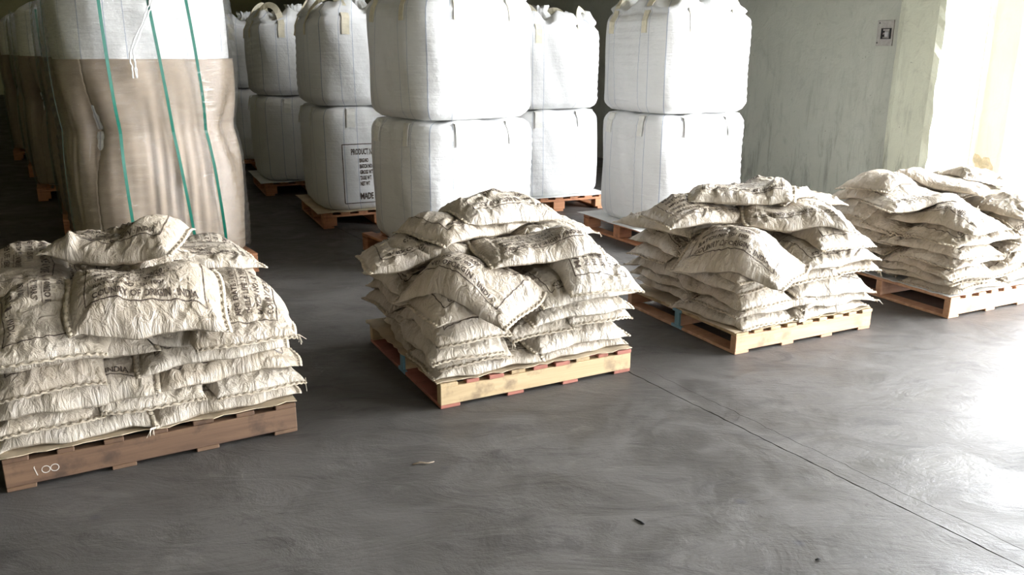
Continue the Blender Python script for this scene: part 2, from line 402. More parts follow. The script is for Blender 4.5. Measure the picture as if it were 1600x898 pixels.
# electrical box on wall
def elec():
    t = empty('electrical_box', uv(WALL_U+.045, 5.88, 1.70), YAW, 'small grey recessed metal electrical box high on the green plaster wall', 'electrical box')
    b = MB(); b.box(0, .012, 0, .19, -.05, .19, bev=.002); b.build('back_plate', mat_plain('pale_cement_patch', (.36, .34, .31), .9, .15, 30, .6), t)
    b = MB()
    b.box(-.02, 0, .02, .125, .015, .022); b.box(-.02, 0, .02, .125, .108, .115); b.box(-.02, 0, .02, .027, .022, .108); b.box(-.02, 0, .118, .125, .022, .108)
    b.build('box_frame', M['dark'], t)
    b = MB(); b.box(-.012, 0, .045, .09, .035, .085, bev=.003); b.build('switch', M['metal'], t)
    b = MB(); b.box(-.006, 0, .095, .103, .035, .06); b.box(-.006, 0, .107, .114, .035, .055); b.box(-.006, 0, .095, .114, .075, .09); b.build('terminal', M['dark'], t)
    for i, (y, z) in enumerate(((.165, .165), (.175, -.02))):
        b = MB(); b.tube([(-.004, y, z), (.0, y, z)], .006, 8); b.build('screw', M['dark'], t)
elec()
# crumbled mortar patch on outer jamb, low
def mortar():
    R = random.Random(4); b = MB()
    pts = []
    n = 26
    for i in range(n):
        a = 2*PI*i/n; r = (.10+.035*math.sin(3*a+1)+R.uniform(-.018, .018))
        pts.append((math.cos(a)*r, .42+math.sin(a)*r*1.5+.10*math.cos(a)))
    vs = [(-.012, 0, .42)] + [(-.008-R.random()*.008, p[0]*.6, (p[1]-.42)*.6+.42) for p in pts] + [(.0, p[0], p[1]) for p in pts]
    fs = [(0, 1+(i+1) % n, 1+i) for i in range(n)] + [(1+i, 1+(i+1) % n, 1+n+(i+1) % n, 1+n+i) for i in range(n)]
    b.add(vs, fs); o = b.build('trim_4', M['mortar']); o.location = uv(WALL_U+.645, 5.16, .06); o.rotation_euler = (0, 0, YAW); o['kind'] = 'structure'
mortar()

# ------------------------------------------------------------------ text meshes
_tc = {}
def text_tris(txt, size, bold=.0):
    k = (txt, size, bold)
    if k in _tc: return _tc[k]
    c = bpy.data.curves.new('t', 'FONT'); c.body = txt; c.size = size; c.resolution_u = 2; c.offset = bold; c.fill_mode = 'FRONT'
    o = bpy.data.objects.new('t', c); me = o.to_mesh()
    v = np.array([x.co[:2] for x in me.vertices]) if len(me.vertices) else np.zeros((0, 2))
    f = [tuple(p.vertices) for p in me.polygons]
    o.to_mesh_clear(); bpy.data.objects.remove(o); bpy.data.curves.remove(c)
    _tc[k] = (v, f); return _tc[k]
def sq(w_, v): # squeeze text to width
    v = v.copy()
    if len(v): v[:, 0] = (v[:, 0]-v[:, 0].min())*(w_/max(1e-6, v[:, 0].max()-v[:, 0].min()))
    return v
def frame_strips(x0, x1, y0, y1, t, step=.012):
    vs = []; fs = []
    def strip(a, b_, horiz):
        L = abs(b_-a); n = max(2, int(L/step)); return np.linspace(a, b_, n+1)
    for y in (y0, y1):
        xs = strip(x0, x1, True); k = len(vs)
        for x in xs: vs += [(x, y-t/2), (x, y+t/2)]
        fs += [(k+2*i, k+2*i+2, k+2*i+3, k+2*i+1) for i in range(len(xs)-1)]
    for x in (x0, x1):
        ys = strip(y0, y1, False); k = len(vs)
        for y in ys: vs += [(x-t/2, y), (x+t/2, y)]
        fs += [(k+2*i, k+2*i+1, k+2*i+3, k+2*i+2) for i in range(len(ys)-1)]
    return np.array(vs), fs
_pd = {}
def print_design(level):
    """sack print in metres, centred; level 2 all, 1 frame and bottom line"""
    if level in _pd: return _pd[level]
    V_, F_ = [], []; n = 0
    def put(v, f):
        nonlocal n
        V_.append(v); F_.extend([tuple(i+n for i in q) for q in f]); n += len(v)
    v, f = frame_strips(-.235, .235, -.145, .145, .0042); put(v, f)
    rows = [('COUNRY OF ORIGIN : INDIA', .036, -.132, .41, -.205)]
    if level > 1:
        rows += [('BATCH NO : ISI 1001', .030, -.085, .27, -.20), ('SHELF LIFE : 2 YEARS', .030, -.040, .28, -.20),
                 ('MFG DATE : 10/08/2015', .030, .005, .30, -.20), ('NET WT : 25 KG', .030, .050, .20, -.20), ('MANGANESE OXIDE', .046, .098, .40, -.20)]
    for t, sz, y, wd, x in rows:
        tv, tf = text_tris(t, sz, .0007); tv = sq(wd, tv); tv = tv + np.array([x, y]); put(tv, tf)
    if level > 1:
        for (x0, x1, y) in ((-.07, .095, -.004), (-.065, .075, -.049)):
            v = np.array([(x0+(x1-x0)*i/10, y+s) for i in range(11) for s in (-.0012, .0012)]); put(v, [(2*i, 2*i+2, 2*i+3, 2*i+1) for i in range(10)])
    _pd[level] = (np.vstack(V_), F_); return _pd[level]

# ------------------------------------------------------------------ sacks, laid one on another
CELL = .015
class Pile:
    def __init__(s, ox, oy, yaw, L, deck_z, seed):
        s.o = Vector((ox, oy, 0)); s.yaw = yaw; s.L = L; s.R = np.random.RandomState(seed)
        s.g0 = -.45; s.N = int((L+.9)/CELL)
        s.h = np.zeros((s.N, s.N)); ax = s.g0+np.arange(s.N)*CELL; X, Y = np.meshgrid(ax, ax, indexing='ij')
        s.X, s.Y = X, Y; s.h[(X > 0) & (X < L) & (Y > 0) & (Y < L)] = deck_z; s.deck = deck_z
        s.n = 0; s.st = []
    def blur(s, a, k):
        ker = np.exp(-.5*(np.arange(-3*k, 3*k+1)/k)**2); ker /= ker.sum()
        a = np.apply_along_axis(lambda r: np.convolve(np.pad(r, 3*k, 'edge'), ker, 'valid'), 0, a)
        return np.apply_along_axis(lambda r: np.convolve(np.pad(r, 3*k, 'edge'), ker, 'valid'), 1, a)
    def solid(s, verts, faces):
        a = np.asarray(verts, dtype=float)
        s.st.append((a.min(0)-.002, a.max(0)+.002, BVHTree.FromPolygons(a.tolist(), faces)))
    def near(s, lo, hi):
        return [t for l, h, t in s.st if (l[0] <= hi[0] and l[1] <= hi[1] and h[0] >= lo[0] and h[1] >= lo[1])]
    def tops(s, X, Y, trees):
        """height of whatever lies under each point"""
        out = np.full(X.shape, -1.0); dn = Vector((0, 0, -1))
        for t in trees:
            for q in np.ndindex(X.shape):
                h = t.ray_cast((X[q], Y[q], 3.0), dn)[0]
                if h is not None and h.z > out[q]: out[q] = h.z
        return out
    def clear(s, verts, faces, trees, step=.0015, most=40, spread=None):
        """lift the vertices of every face that still crosses something until none does"""
        verts = np.array(verts, dtype=float)
        for _ in range(most):
            me_ = BVHTree.FromPolygons(verts.tolist(), faces); bad = set()
            for t in trees:
                for fa, fb in me_.overlap(t): bad.update(faces[fa])
            if not bad: return verts, True
            if spread: spread(verts, bad, step)
            else: verts[list(bad), 2] += step
        return verts, False
    def hs(s):
        a = s.h.copy()   # 3x3 dilation, then a light blur: no sack sinks into the one below
        for d in (1, -1):
            a = np.maximum(a, np.roll(s.h, d, 0)); a = np.maximum(a, np.roll(s.h, d, 1))
        return s.blur(a, 1)
    def samp(s, a, x, y):
        fx = np.clip((x-s.g0)/CELL, 0, s.N-1.001); fy = np.clip((y-s.g0)/CELL, 0, s.N-1.001)
        i = fx.astype(int); j = fy.astype(int); fx = fx-i; fy = fy-j
        return a[i, j]*(1-fx)*(1-fy)+a[i+1, j]*fx*(1-fy)+a[i, j+1]*(1-fx)*fy+a[i+1, j+1]*fx*fy
    def sack(s, cx, cy, deg, Ls=.62, Ws=.42, T=.105, droop=.10, level=0, flip=0, label='', group='', crumple=0.0, blurk=3, vfold=0.0):
        R = s.R; th = math.radians(deg); c, sn = math.cos(th), math.sin(th)
        NS, NT_ = 76, 46
        S1 = np.sin(np.linspace(-PI/2, PI/2, NS+1)*.72)/math.sin(PI/2*.72); T1 = np.sin(np.linspace(-PI/2, PI/2, NT_+1)*.72)/math.sin(PI/2*.72)
        Sg, Tg = np.meshgrid(S1, T1, indexing='ij')
        # outline: long edges drawn in between the ears, slight random skew
        ph = R.rand(12)*6.28
        edge_in = .045*(1-Sg**2)*np.abs(Tg)**2; end_in = .03*(1-Tg**2)*np.abs(Sg)**2
        rc = 1-.05*np.abs(Sg*Tg)**3; lx = Sg*Ls/2*rc*(1-end_in) + .006*np.sin(Tg*4+ph[0])*np.abs(Sg)
        ly = Tg*Ws/2*rc*(1-edge_in) + (.008*np.sin(Sg*5+ph[1])+.004*np.sin(Sg*13+ph[2]))*np.abs(Tg)
        ly += .02*(R.rand()-.5)*Sg*2
        X = cx+lx*c-ly*sn; Y = cy+lx*sn+ly*c
        # support
        inside = (np.abs((s.X-cx)*c+(s.Y-cy)*sn) < Ls*.5) & (np.abs(-(s.X-cx)*sn+(s.Y-cy)*c) < Ws*.5)
        hi = np.percentile(s.h[inside], 90)
        hc = np.clip(s.h, hi-droop, hi+.03)
        b1 = s.blur(hc, blurk); sup = np.maximum(b1, .5*(b1+hc)-.004)
        sup = s.blur(sup, 1)
        B = s.samp(sup, X, Y)
        # thickness
        sp = np.clip(np.abs(Sg)/.955, 0, 1); tp = np.clip(np.abs(Tg)/.985, 0, 1)
        P = ((1-sp**4.0)**.56)*((1-tp**3.5)**.50)
        lump = 1+.09*np.sin(Sg*3+ph[3])*np.cos(Tg*2.3+ph[4])+.05*np.sin(Sg*6+ph[5]+Tg*3)
        Tt = T*P*lump
        mid = B+T*.42*(.80+.20*P) - .010*(np.abs(Sg)**4+np.abs(Tg)**4)
        mid += .006*np.sin(Sg*5+ph[6])*np.abs(Tg)**3
        # creases
        def ridge(a): return 1-np.abs(np.sin(a))*2
        Lx, Ly = lx/ .01, ly/.01
        wob = 1.3*np.sin(ly*19+ph[8])+.9*np.sin(lx*9+ph[2])+.8*np.sin(ly*37+lx*21+ph[0])
        k1 = ridge(lx*48+ph[7]+wob+ph[9]*np.sign(Tg))*.5+ridge(lx*83+ph[9]+wob*1.5)*.4+ridge(lx*31+wob*.7+ph[3])*.4
        k2 = ridge(ly*52+ph[10]+np.sin(lx*20)*1.3+wob*.5)+.5*ridge(ly*95+lx*12)
        msk1 = .5+.5*np.sin(lx*11+ph[11]*np.sign(Tg)+ph[4]); ed1 = np.clip((1-tp)*5, 0, 1)*np.clip((np.abs(Tg)-.12)*1.4, 0, 1)
        amp = .0095*(.35+.65*msk1)*ed1*k1 + .0062*np.clip((np.abs(Sg)-.45)*1.8, 0, 1)*k2*np.clip((1-sp)*6, 0, 1)
        for _ in range(9):
            a0 = R.rand()*PI; px, py = (R.rand()-.5)*Ls*.8, (R.rand()-.5)*Ws*.8
            dist = (lx-px)*math.cos(a0)+(ly-py)*math.sin(a0)+.012*np.sin((lx-ly)*25+ph[2]); ext = np.exp(-((-(lx-px)*math.sin(a0)+(ly-py)*math.cos(a0))/.11)**2)
            amp += (R.rand()-.55)*.032*np.exp(-(dist/.010)**2)*ext
        if crumple:
            for _ in range(9):
                a0 = R.rand()*PI; px, py = (R.rand()-.5)*Ls*.8, (R.rand()-.5)*Ws*.8
                dist = (lx-px)*math.cos(a0)+(ly-py)*math.sin(a0); ext = np.exp(-((-(lx-px)*math.sin(a0)+(ly-py)*math.cos(a0))/.13)**2)
                amp += (R.rand()-.5)*2*crumple*np.exp(-(dist/.02)**2)*ext
        if vfold:   # the sack is bent: its middle lies lower than its two ends
            dist = lx*.96+ly*.28
            mid = mid + vfold*(np.abs(np.tanh(dist/.09))-.35)*(np.abs(dist)/(Ls/2))
            amp = amp-.010*np.exp(-(dist/.012)**2)
        ptz = np.clip(P*3, 0, 1)
        top = mid+Tt*.58+amp*ptz+.0022; bot = mid-Tt*.42-.35*amp*ptz-.0008
        # never sink through the floor
        lim = s.samp(s.hs(), X, Y)+.0012
        lo_, hi_ = (X.min()-.03, Y.min()-.03), (X.max()+.03, Y.max()+.03); trees = s.near(lo_, hi_)
        ex = s.tops(X, Y, trees)
        pe = np.pad(ex, 1, 'edge'); ex = np.max([pe[a_:a_+ex.shape[0], b_:b_+ex.shape[1]] for a_ in range(3) for b_ in range(3)], axis=0)
        lim = np.maximum(ex+.0012, .012)
        lift = np.maximum(0, lim-bot)
        pl_ = np.pad(lift, 4, 'edge'); sm_ = np.mean([pl_[a_:a_+lift.shape[0], b_:b_+lift.shape[1]] for a_ in range(9) for b_ in range(9)], axis=0)
        bot = bot+np.maximum(lift, 0); top = np.maximum(top+.55*sm_, bot+.0022+.02*P+.6*np.maximum(0, amp)*ptz)
        # side swell: push the flanks out a little
        VT = np.stack([X, Y, top], -1).reshape(-1, 3); VBm = np.stack([X, Y, bot], -1).reshape(-1, 3)
        n = NT_+1; m = (NS+1)*n
        i, j = np.meshgrid(np.arange(NS), np.arange(NT_), indexing='ij'); a = (i*n+j).ravel()
        ft = np.stack([a, a+n, a+n+1, a+1], -1); fb = np.stack([a, a+1, a+n+1, a+n], -1)+m
        e = []
        for q in range(NS): e += [(q*n, (q)*n+m, (q+1)*n+m, (q+1)*n), (q*n+NT_, (q+1)*n+NT_, (q+1)*n+NT_+m, q*n+NT_+m)]
        for q in range(NT_): e += [(q, q+1, q+1+m, q+m), (NS*n+q, NS*n+q+m, NS*n+q+1+m, NS*n+q+1)]
        ff = []
        for f_ in ft.tolist()+fb.tolist()+[list(f_) for f_ in e]: ff += [(f_[0], f_[1], f_[2]), (f_[0], f_[2], f_[3])]
        def spread(vv, bad, st_):
            ks = set()
            for k in bad:
                k %= m; ks.update((k, max(0, k-1), min(m-1, k+1), max(0, k-n), min(m-1, k+n)))
            ks = np.array(sorted(ks)); vv[ks+m, 2] += st_; vv[ks, 2] = np.maximum(vv[ks, 2], vv[ks+m, 2]+.003)
        av, ok_ = s.clear(np.vstack([VT, VBm]), ff, trees, spread=spread); av[:, 2] += .0007; VT, VBm = av[:m], av[m:]
        top, bot = VT[:, 2].reshape(NS+1, n), VBm[:, 2].reshape(NS+1, n)
        if not ok_: print('SACK STILL CROSSING', label)
        verts = np.vstack([VT, VBm]); faces = list(ff)
        uvs = np.vstack([np.stack([lx, ly], -1).reshape(-1, 2)]*2)
        mi = [0]*len(faces)
        if level:
            pv, pf = print_design(level)
            sc = Ls/.62; x = pv[:, 0]*sc; y = pv[:, 1]*min(sc, Ws/.42)
            if flip: x, y = -x, -y
            ss = np.clip(x/(Ls/2), -.97, .97); tt = np.clip(y/(Ws/2), -.97, .97)
            fi = np.interp(ss, S1, np.arange(NS+1)); fj = np.interp(tt, T1, np.arange(NT_+1))
            i0 = np.clip(fi.astype(int), 0, NS-1); j0 = np.clip(fj.astype(int), 0, NT_-1); fi -= i0; fj -= j0
            G = VT.reshape(NS+1, n, 3)
            W = lambda w_: w_[:, None]
            pos = G[i0, j0]*W((1-fi)*(1-fj))+G[i0+1, j0]*W(fi*(1-fj))+G[i0, j0+1]*W((1-fi)*fj)+G[i0+1, j0+1]*W(fi*fj)
            nn = np.cross(G[i0+1, j0]-G[i0, j0], G[i0, j0+1]-G[i0, j0]); nn /= np.linalg.norm(nn, axis=1)[:, None]+1e-9
            pos = pos+nn*.0018
            b0 = len(verts); verts = np.vstack([verts, pos]); faces += [tuple(q+b0 for q in f) for f in pf]; mi += [1]*len(pf)
            uvs = np.vstack([uvs, pv])
        me = bpy.data.meshes.new('woven_sack'); base = Vector((cx, cy, float(np.min(bot))))
        verts = verts-np.array(base); me.from_pydata(verts.tolist(), [], faces)
        o = link(me, 'woven_sack', None, [M['sack'], M['ink']])
        me.polygons.foreach_set('material_index', mi); me.polygons.foreach_set('use_smooth', [True]*len(faces)); set_uv(me, uvs); me.update()
        Rz = Matrix.Rotation(s.yaw, 3, 'Z'); o.location = s.o + Rz @ base; o.rotation_euler = (0, 0, s.yaw)
        tag(o, label, 'sack', group)
        s.solid(verts+np.array(base), faces); own = s.st[-1][2]
        # hems at both short ends, stitched tape with a frayed thread tail
        G = VT.reshape(NS+1, n, 3)-np.array(base); Gb = VBm.reshape(NS+1, n, 3)-np.array(base)
        for q in (0, NS):
            b = MB(); sg = -1 if q == 0 else 1; pts = []; nr = []
            for jj in range(0, n):
                p = (G[q, jj]+Gb[q, jj])/2; wob = .003*math.sin(jj*1.9+ph[3]); pts.append(Vector(p)+Vector((c*sg*.006, sn*sg*.006, wob-.002)))
                nr.append((c*.25*sg, sn*.25*sg, 1))
            b.ribbon(pts, nr, .018, .0022)
            for jj in range(1, n-1, 2):   # stitches
                p = pts[jj]+Vector((0, 0, .0028)); d = (pts[jj+1]-pts[jj-1]).normalized()*.004
                b.tube([p-d, p+d], .0010, 4)
            def settle(b, step=.002):
                a_ = np.array([tuple(v_) for v_ in b.v])+np.array(base)
                tr = [t for t in s.near(a_.min(0), a_.max(0)) if t is not own]
                b.f = [t_ for f_ in b.f for t_ in [(f_[0], f_[k_], f_[k_+1]) for k_ in range(1, len(f_)-1)]]; b.m = [0]*len(b.f)
                a_, good = s.clear(a_, b.f, tr, step)
                if good: s.solid(a_, b.f)
                b.v = [tuple(v_) for v_ in (a_-np.array(base))]; return good
            good = settle(b)
            if not good: print('HEM STILL CROSSING', label)
            hm = b.build('stitched_hem', M['hem'], o, True)
            if R.rand() < .45:
                e0 = pts[0] if R.rand() < .5 else pts[-1]; b = MB()
                for _ in range(R.randint(2, 5)):
                    dx, dy = c*sg+(R.rand()-.5)*1.4, sn*sg+(R.rand()-.5)*1.4; ln = .012+R.rand()*.018
                    b.tube([e0, e0+Vector((dx, dy, .1))*ln*.5, e0+Vector((dx+(R.rand()-.5), dy+(R.rand()-.5), -.5-R.rand()*.6))*ln], .0013, 4)
                if settle(b, .003): b.build('thread_tail', M['thread'], hm)
        # raise the height field
        lxg = (s.X-cx)*c+(s.Y-cy)*sn; lyg = -(s.X-cx)*sn+(s.Y-cy)*c
        msk = (np.abs(lxg) < Ls*.48) & (np.abs(lyg) < Ws*.48)
        fi = np.interp(np.clip(lxg/(Ls/2), -1, 1), S1, np.arange(NS+1)); fj = np.interp(np.clip(lyg/(Ws/2), -1, 1), T1, np.arange(NT_+1))
        i0 = np.round(fi).astype(int); j0 = np.round(fj).astype(int)
        hz = top.reshape(NS+1, n)[i0, j0]; s.h = np.where(msk, np.maximum(s.h, hz), s.h)
        s.n += 1
        return o
ORD = ['bottom', 'second', 'third', 'fourth', 'fifth', 'sixth', 'seventh', 'eighth']
# where a sack lies in its layer, named from the viewer's side
POSN = {'A': 'left end of front row', 'B': 'right end of front row', 'C': 'middle of front row',
        'D': 'left side towards the back', 'E': 'right side towards the back', 'F': 'back middle', 'G': 'middle of left side'}
def layer_slots(kind, L):
    m, n_ = .195, L-.195; f, g = .30, L-.30
    if kind == 0:   # two lying along the front, three ends at the back
        return [(.275, m, 0, 'A'), (L-.275, m, 0, 'B'), (.19, L-.30, 90, 'D'), (L/2, L-.30, 90, 'F'), (L-.19, L-.30, 90, 'E')]
    if kind == 1:   # three ends on the front, two along the back
        return [(.18, .29, 90, 'A'), (L/2, .30, 90, 'C'), (L-.18, .29, 90, 'B'), (.275, n_, 0, 'D'), (L-.275, n_, 0, 'E')]
    if kind == 2:   # two along the left side, three ends on the right side
        return [(m, .28, 90, 'A'), (m, L-.28, 90, 'D'), (L-.30, .18, 0, 'B'), (L-.30, L/2, 0, 'E'), (L-.30, L-.18, 0, 'F')]
    return [(.30, .18, 0, 'A'), (.30, L/2, 0, 'G'), (.30, L-.18, 0, 'D'), (L-m, .28, 90, 'B'), (L-m, L-.28, 90, 'E')]
def run_pile(pl, kinds, where, group, grow, lift=0, T=.098, printed=()):
    for li, k in enumerate(kinds):
        off = grow[li] if li < len(grow) else 0
        sl = layer_slots(k, pl.L); cxy = pl.L/2
        order = list(range(5)); pl.R.shuffle(order)
        for q in order:
            x, y, d, nm = sl[q]
            x = cxy+(x-cxy)*(1+off); y = cxy+(y-cxy)*(1+off)
            lv = 2 if (li, nm) in printed else (1 if (li >= 2 and nm in 'ABC') or pl.R.rand() < .3 else 0)
            fl = 0 if nm in 'ABC' and d == 0 else int(pl.R.rand() < .5)
            dd = d
            if nm in 'AD' and d == 90: fl = 0; dd = -90   # lines face the left side
            pl.sack(x+(pl.R.rand()-.5)*.035, y+(pl.R.rand()-.5)*.035, dd+(pl.R.rand()-.5)*9, .58+pl.R.rand()*.04, .385+pl.R.rand()*.025,
                    T*(.84+.26*pl.R.rand()), (.012 if li == 0 else .035 if li == 1 else .07)+pl.R.rand()*.02, lv, fl, 'off-white sack, %s layer, %s, on the %s' % (ORD[li], POSN[nm], where), group)

# ------------------------------------------------------------------ pallets for the sacks
def stringer_pallet(ox, oy, yaw, L, W, H, wood, red, label, group, bluepost=False, nb=9, woodx=None, chalk=False, sheet_label=None, sheetmat=None, notch=False):
    t = empty('wooden_pallet', (ox, oy, 0), yaw, label, 'pallet', group)
    wx = woodx or wood; R = random.Random(int(ox*100)+7)
    tb, ts = .018, .020                     # bottom and top board thickness
    sw = .045
    for k, y in enumerate((0, W/2-sw/2, W-sw)):
        b = MB()
        if k == 1 and bluepost: b.box(.012, L, y, y+sw, tb, H-ts, bev=.003)
        else: b.box(0.0, L, y, y+sw, tb, H-ts, bev=.003)
        o = b.build('stringer', wx, t)
        if k == 0 and chalk:
            c = MB(); R2 = random.Random(3)
            x = .10
            for ch in ('1', '0', '0'):
                if ch == '1': c.ribbon([(x+.008, -.0005, .048), (x, -.0005, .082), (x+.002, -.0005, .086)], [(0, -1, 0)]*3, .0028, .001); x += .022
                else:
                    pts = [(x+.016+.014*math.cos(a), -.0005, .066+.014*math.sin(a)) for a in [i*2*PI/14 for i in range(15)]]
                    c.ribbon(pts, [(0, -1, 0)]*15, .0025, .001); x += .03
            c.build('chalk_mark', mat_plain('white_chalk', (.62, .58, .52), .9, .2, 60, 0), o)
    if bluepost:
        b = MB(); b.box(-.001, .013, W/2-sw/2, W/2+sw/2, tb, H-ts, bev=.002); b.box(-.003, .013, W/2-sw*.95, W/2+sw*.95, H-ts-.002, H-.004); b.box(-.003, .013, W/2-sw*1.1, W/2+sw*1.1, .004, tb+.002)
        o = b.build('painted_stringer_end', M['blue'], t); o['label'] = 'blue painted stringer end'
    x = 0; bw = .088; gap = (L-nb*bw)/(nb-1)
    for i in range(nb):
        b = MB(); w1 = bw if i in (0, nb-1) else bw*R.uniform(.68, .95); x0 = i*(bw+gap)+(0 if i == 0 else (bw-w1)/2)
        yy = R.uniform(-.006, .006) if i else 0
        b.box(x0, x0+w1, yy, W+R.uniform(-.008, .004), H-ts, H-R.uniform(0, .002), bev=.003)
        rd = red and (i in red)
        o = b.build('deck_board', M['woodR'] if rd else wood, t)
        if rd: o['label'] = 'red painted deck board'
    for i, (fx, w1) in enumerate(((0, .10), (.37, .09), (.66, .09), (1, .10))):
        b = MB(); x0 = min(max(0, fx*L-w1/2), L-w1); b.box(x0, x0+w1, 0.002, W, 0, tb, bev=.003); b.build('bottom_board', M['woodR'] if red else wx, t)
    # slip sheet
    b = MB(); nx = 26; vs = []; R3 = random.Random(int(oy*50))
    e = .012 if sheetmat else .024
    ed = [R3.uniform(-.01, .01) for _ in range(nx+1)]
    for i in range(nx+1):
        for j in range(nx+1):
            x = -e+(L+2*e)*i/nx*.985; y = .004-e*.2+(W+e*.2)*j/nx
            if j == 0: y += ed[i]
            if i == 0: x += ed[j]
            vs.append((x, y, H+.0015+(.004*abs(math.sin(i*.7))+.002*math.sin(i*2.1) if j == 0 else 0)+(.003*abs(math.sin(j*.9)) if i == 0 else 0)))
    nv = len(vs); vs2 = [(a, b_, c+.0035) for a, b_, c in vs]; n1 = nx+1
    fs = [(i*n1+j, i*n1+j+1, (i+1)*n1+j+1, (i+1)*n1+j) for i in range(nx) for j in range(nx)]
    fs += [tuple(q+nv for q in f[::-1]) for f in fs]
    for i in range(nx):
        fs += [(i*n1, (i+1)*n1, (i+1)*n1+nv, i*n1+nv), (i*n1+nx, i*n1+nx+nv, (i+1)*n1+nx+nv, (i+1)*n1+nx), (i, i+nv, i+1+nv, i+1), (nx*n1+i, nx*n1+i+1, nx*n1+i+1+nv, nx*n1+i+nv)]
    b.add(vs2+[], []); b = MB(); b.add(vs+vs2, fs)
    o = b.build('slip_sheet', sheetmat or M['sheet']); o.location = (ox, oy, 0); o.rotation_euler = (0, 0, yaw)
    tag(o, sheet_label, 'slip sheet')
    PALSOLID.append((vs+vs2, fs))
    return t
PALSOLID = []
rad = math.radians
PG = 'stringer pallets under the sack piles'
SPEC = {1: (-1.90, 2.80, rad(29), 1.10, .137), 2: (-.33, 3.56, rad(27), 1.06, .125), 3: (1.22, 4.28, rad(26.5), 1.04, .125), 4: (2.71, 4.92, rad(26), 1.08, .137)}
WH = {1: 'dark leftmost pallet', 2: 'red-ended pallet', 3: 'blue-strutted orange pallet', 4: 'rightmost pallet'}
def mk(k, **kw):
    x, y, a, L, H = SPEC[k]; stringer_pallet(x, y, a, L, L, H, **kw)
    pl = Pile(x, y, a, L, H+.006, 100+k); pl.solid(*PALSOLID[-1])
    b = MB(); b.box(-.004, L+.004, -.010, L+.010, 0, H); pl.solid(b.v, b.f); return pl
P1 = mk(1, wood=M['woodD'], red=(), label='dark brown wooden pallet at far left under a tall sack pile', group=PG, nb=7, chalk=True, sheet_label='tan cardboard slip sheet under the leftmost sack pile')
P2 = mk(2, wood=M['woodY'], woodx=M['woodP'], red=(1, 2, 4, 5, 7, 8), label='pale wooden pallet with red painted board ends under sacks', group=PG, bluepost=True, nb=9, sheet_label='ragged brown slip sheet on the pallet with red board ends')
P3 = mk(3, wood=M['woodY'], woodx=M['woodO'], red=(), label='orange-sided wooden pallet with a light blue middle strut', group=PG, bluepost=True, nb=9, sheet_label='thin brown slip sheet on the orange-sided pallet with blue strut', sheetmat=M['sheet'])
P4 = mk(4, wood=M['woodO'], red=(), label='brightly lit wooden pallet at far right near the doorway', group=PG, nb=9, sheet_label='thin slip sheet under the rightmost sack pile', sheetmat=M['sheetw'])
GR = {k: 'woven sacks stacked on the %s' % WH[k] for k in WH}

run_pile(P1, [0, 1, 0, 2, 0], WH[1], GR[1], [-.04, .02, .04, .05, .04], T=.100)
run_pile(P2, [0, 2, 1, 2, 0], WH[2], GR[2], [-.06, .0, .04, .05, .04], T=.092)
run_pile(P3, [2, 0, 2, 1, 2], WH[3], GR[3], [-.06, -.02, .03, .05, .05], T=.087)
run_pile(P4, [0, 2, 1, 2, 0, 2, 3], WH[4], GR[4], [-.06, -.02, .02, .04, .03, .02, 0], T=.066)
def crown(pl, k, rows):
    for r in rows:
        x, y, d, lab, kw = r
        a = dict(Ls=.62, Ws=.41, T=.10, droop=.06, level=2, flip=0, blurk=5); a.update(kw); a['T'] *= .90 if k in (2, 4) else .95
        pl.sack(x, y, d, label='%s on the %s' % (lab, WH[k]), group=GR[k], **a)
crown(P1, 1, [
    (.22, .16, -92, 'big flat sack with sideways print at the upper left front', dict(T=.10, droop=.12)),
    (.92, .14, 88, 'big sack with sideways print at the upper right front', dict(T=.10, droop=.14, blurk=5)),
    (.20, .85, -90, 'top back left sack', dict(T=.10)),
    (.90, .85, 90, 'top back right sack', dict(T=.10)),
    (.56, .20, -88, 'flat middle front sack under the one reading country of origin', dict(T=.085, Ls=.58, vfold=.02, level=1)),
    (.57, .05, -4, 'front centre sack reading country of origin', dict(T=.11, Ls=.56, crumple=.006, droop=.15, blurk=4)),
    (.57, .62, 92, 'flat middle sack half hidden near the top', dict(T=.09)),
    (.12, .66, -88, 'topmost left sack with sideways print', dict(T=.095)),
    (.80, .50, 4, 'topmost right sack with its frame print', dict(T=.10, Ls=.56)),
    (.53, .50, -22, 'crumpled topmost sack bent in the middle', dict(T=.11, Ls=.54, crumple=.022, vfold=.08)),
])
crown(P2, 2, [
    (.24, .20, -58, 'large near-corner sack with sideways print', dict(T=.105, Ls=.66, droop=.16)),
    (.87, .20, 82, 'brightly lit right front sack with print', dict(T=.10, droop=.12)),
    (.20, .78, -88, 'upper back left sack', dict()),
    (.82, .80, 4, 'upper back right sack', dict()),
    (.14, .55, 172, 'upper left sack printed upside down', dict(T=.11, crumple=.006)),
    (.62, .25, -6, 'front centre sack near the top with small print', dict(T=.10, Ls=.62)),
    (.86, .60, 10, 'small plump upper right sack', dict(T=.085, Ls=.50, level=0)),
    (.40, .62, 200, 'tilted folded top sack', dict(T=.10, crumple=.02)),
    (.62, .66, 188, 'crumpled topmost sack with upside-down title print', dict(T=.11, crumple=.022)),
])
crown(P3, 3, [
    (.16, .20, -66, 'near-corner sack with bold framed print', dict(T=.105, Ls=.66, crumple=.006, droop=.17)),
    (.80, .26, 84, 'front right upper sack', dict(T=.10, level=1)),
    (.18, .84, -80, 'upper left sack with framed print', dict()),
    (.80, .80, 90, 'upper back right sack', dict(level=0)),
    (.22, .64, -8, 'upper left flat sack with small patch of print', dict(T=.09)),
    (.66, .32, -30, 'white overhanging sack above the front right', dict(T=.10, level=1, crumple=.01)),
    (.88, .56, 5, 'pale upper right sack with thread tails', dict(T=.09, level=0)),
    (.50, .62, -35, 'folded topmost sack showing its brown edge', dict(T=.10, crumple=.02)),
])
